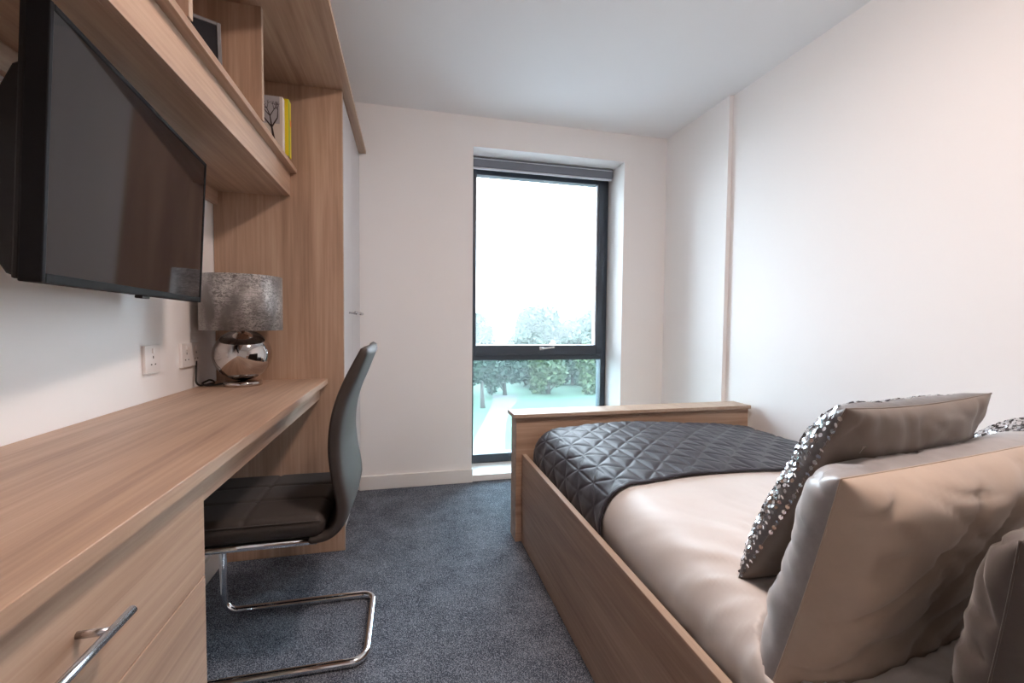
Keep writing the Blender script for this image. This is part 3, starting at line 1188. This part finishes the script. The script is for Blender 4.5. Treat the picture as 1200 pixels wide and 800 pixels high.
bpm = [o for o in bpy.data.objects if o.parent is None and o.name.split('.')[0] in ('cushion', 'pillow')]
pil = bpy.data.objects['pillow']
pd = (pil.matrix_world.to_3x3() @ Vector((0, -1, 0))).normalized()
for o in pil.children:
    if o.name.startswith('front_cover'):
        press(o, solid_tree(bpy.data.objects['cushion']), pd, .002)
for o in bpm:
    press(bpy.data.objects['duvet'], solid_tree(o), Vector((0, 0, -1)), .003)

# ------------------------------------------------------------------ outside
GZ = -7.0
struct(MB().box(-60, 90, YO + .01, 26, GZ - .3, GZ).build('ground_paving', 'concrete'), 'pale paved yard at the foot of the building')
ga = MB().box(-60, 90, 26.001, 170, GZ - .3, GZ).build('lawn', 'lawn_grass')
tag(ga, 'green lawn outside below the window', 'lawn', kind='structure')


def gp(x, y):
    p = at(x, y, 2, GZ)
    return (p.x, p.y)


pth = MB()
left = [gp(535, 560), gp(548, 532), gp(558, 510), gp(568, 492), gp(574, 478), gp(578, 470), gp(578, 463)]
right = [gp(612, 560), gp(592, 532), gp(592, 510), gp(594, 492), gp(600, 478), gp(606, 470), gp(606, 463)]
n = len(left)
vs = [(x, y, GZ + .02) for x, y in left] + [(x, y, GZ + .02) for x, y in right] + [(x, y, GZ - .05) for x, y in left] + [(x, y, GZ - .05) for x, y in right]
fs = []
for i in range(n - 1):
    fs += [(i, i + 1, n + i + 1, n + i), (2 * n + i, 2 * n + i + 1, i + 1, i), (n + i, n + i + 1, 3 * n + i + 1, 3 * n + i)]
tag(pth.add(vs, fs).build('garden_path', 'path_gravel'), 'pale gravel path winding across the lawn', 'path', kind='structure')


def crown_mesh(name, R, Hh, nl, size, seed, mat):
    rd = random.Random(seed)
    lobes = [(Vector((rd.uniform(-.55, .55) * R, rd.uniform(-.55, .55) * R, rd.uniform(.25, .8) * Hh)), rd.uniform(.35, .55)) for _ in range(9)]
    mb = MB()
    for _ in range(nl):
        c, s = rd.choice(lobes)
        d = Vector((rd.gauss(0, 1), rd.gauss(0, 1), rd.gauss(0, 1))).normalized() * (rd.random() ** .35)
        p = c + Vector((d.x * R * s, d.y * R * s, d.z * Hh * s * .62))
        a = Vector((rd.gauss(0, 1), rd.gauss(0, 1), rd.gauss(0, .6))).normalized()
        b_ = a.cross(Vector((rd.gauss(0, 1), rd.gauss(0, 1), rd.gauss(0, 1)))).normalized()
        s2 = size * rd.uniform(.6, 1.3)
        mb.add([p - a * s2, p + b_ * s2 * .5, p + a * s2, p - b_ * s2 * .5], [(0, 1, 2, 3)])
    me = mb
    return me


CROWNS = {}


def tree(px, Y, height, R, kind, label, group, seed, trunk=.3, nl=3400, ls=.34):
    X = (ray(px, 430).x / ray(px, 430).y) * Y
    t = thing('tree', (X, Y, GZ), label, 'tree', group, rot=(0, 0, seed * 1.3))
    key = (kind, R, height)
    ch_ = height * (1 - trunk)
    if key not in CROWNS:
        o = crown_mesh('crown', R, ch_, nl, ls, seed, kind).build('crown', kind, t, local=True, recalc=False)
        CROWNS[key] = o
    else:
        o = CROWNS[key].copy()
        COL.objects.link(o)
        o.parent = t
    o.location = (0, 0, height * trunk - ch_ * .05)
    o['kind'] = 'stuff'
    tk = MB().tube([(0, 0, 0), (.1, .05, height * .3), (-.05, .1, height * .62)], .2, 8, radii=[.26, .18, .07])
    rd = random.Random(seed)
    for k in range(5):
        a = rd.uniform(0, 6.28)
        z = height * (trunk + .06 * k)
        tk.tube([(0, .05, z), (math.cos(a) * R * .35, math.sin(a) * R * .35, z + height * .14), (math.cos(a) * R * .6, math.sin(a) * R * .6, z + height * .22)], .08, 6, radii=[.10, .06, .02])
    tk.build('trunk', 'bark', t, local=True, smooth=True)


g1 = 'trees along the far side of the lawn'
spec = [(540, 48, 6.2, 2.3, 'leaf_mid', 'mid-green leafy tree in the row beyond the lawn'), (592, 48, 6.2, 2.3, 'leaf_dark', 'dark green leafy tree in the row beyond the lawn'),
        (643, 48, 5.6, 2.3, 'leaf_light', 'yellow-green bushy tree in the row beyond the lawn'), (695, 48, 5.6, 2.3, 'leaf_light', ''),
        (617, 54.5, 6.8, 2.6, 'leaf_mid', ''), (671, 54.5, 6.8, 2.6, 'leaf_mid', ''), (725, 54.5, 6.8, 2.6, 'leaf_mid', ''), (628, 62, 7.4, 3.0, 'leaf_dark', ''), (700, 62, 7.4, 3.0, 'leaf_dark', '')]
KL = {k: l for _, _, _, _, k, l in spec if l}
for i, (px, Y, h, R, k, l) in enumerate(spec):
    tree(px, Y, h, R, k, KL[k], g1, i + 1, .04)
g2 = 'misty trees farther back'
for i, (px, Y, h, R, k, l) in enumerate([(560, 98, 10.4, 4.3, 'leaf_dark', 'low'), (612, 98, 10.6, 4.3, 'leaf_dark', 'low'), (632, 86, 11.6, 5.0, 'leaf_mid', 'tall'), (664, 98, 10.2, 4.3, 'leaf_dark', 'low'), (696, 86, 11.4, 5.0, 'leaf_mid', 'tall')]):
    tree(px, Y, h, R, k, l + ' tree fading into the mist behind the tree row', g2, i + 20, .10, 7000, .55)
tree(566, 41, 5.6, 1.9, 'leaf_dark', 'slender dark-trunked tree standing beside the path', None, 40, .45)

mist = MB().box(-75, 105, 66, 165, GZ + .03, 22).build('garden_mist', 'mist')
tag(mist, 'pale mist hanging over the trees outside', 'mist', kind='stuff')
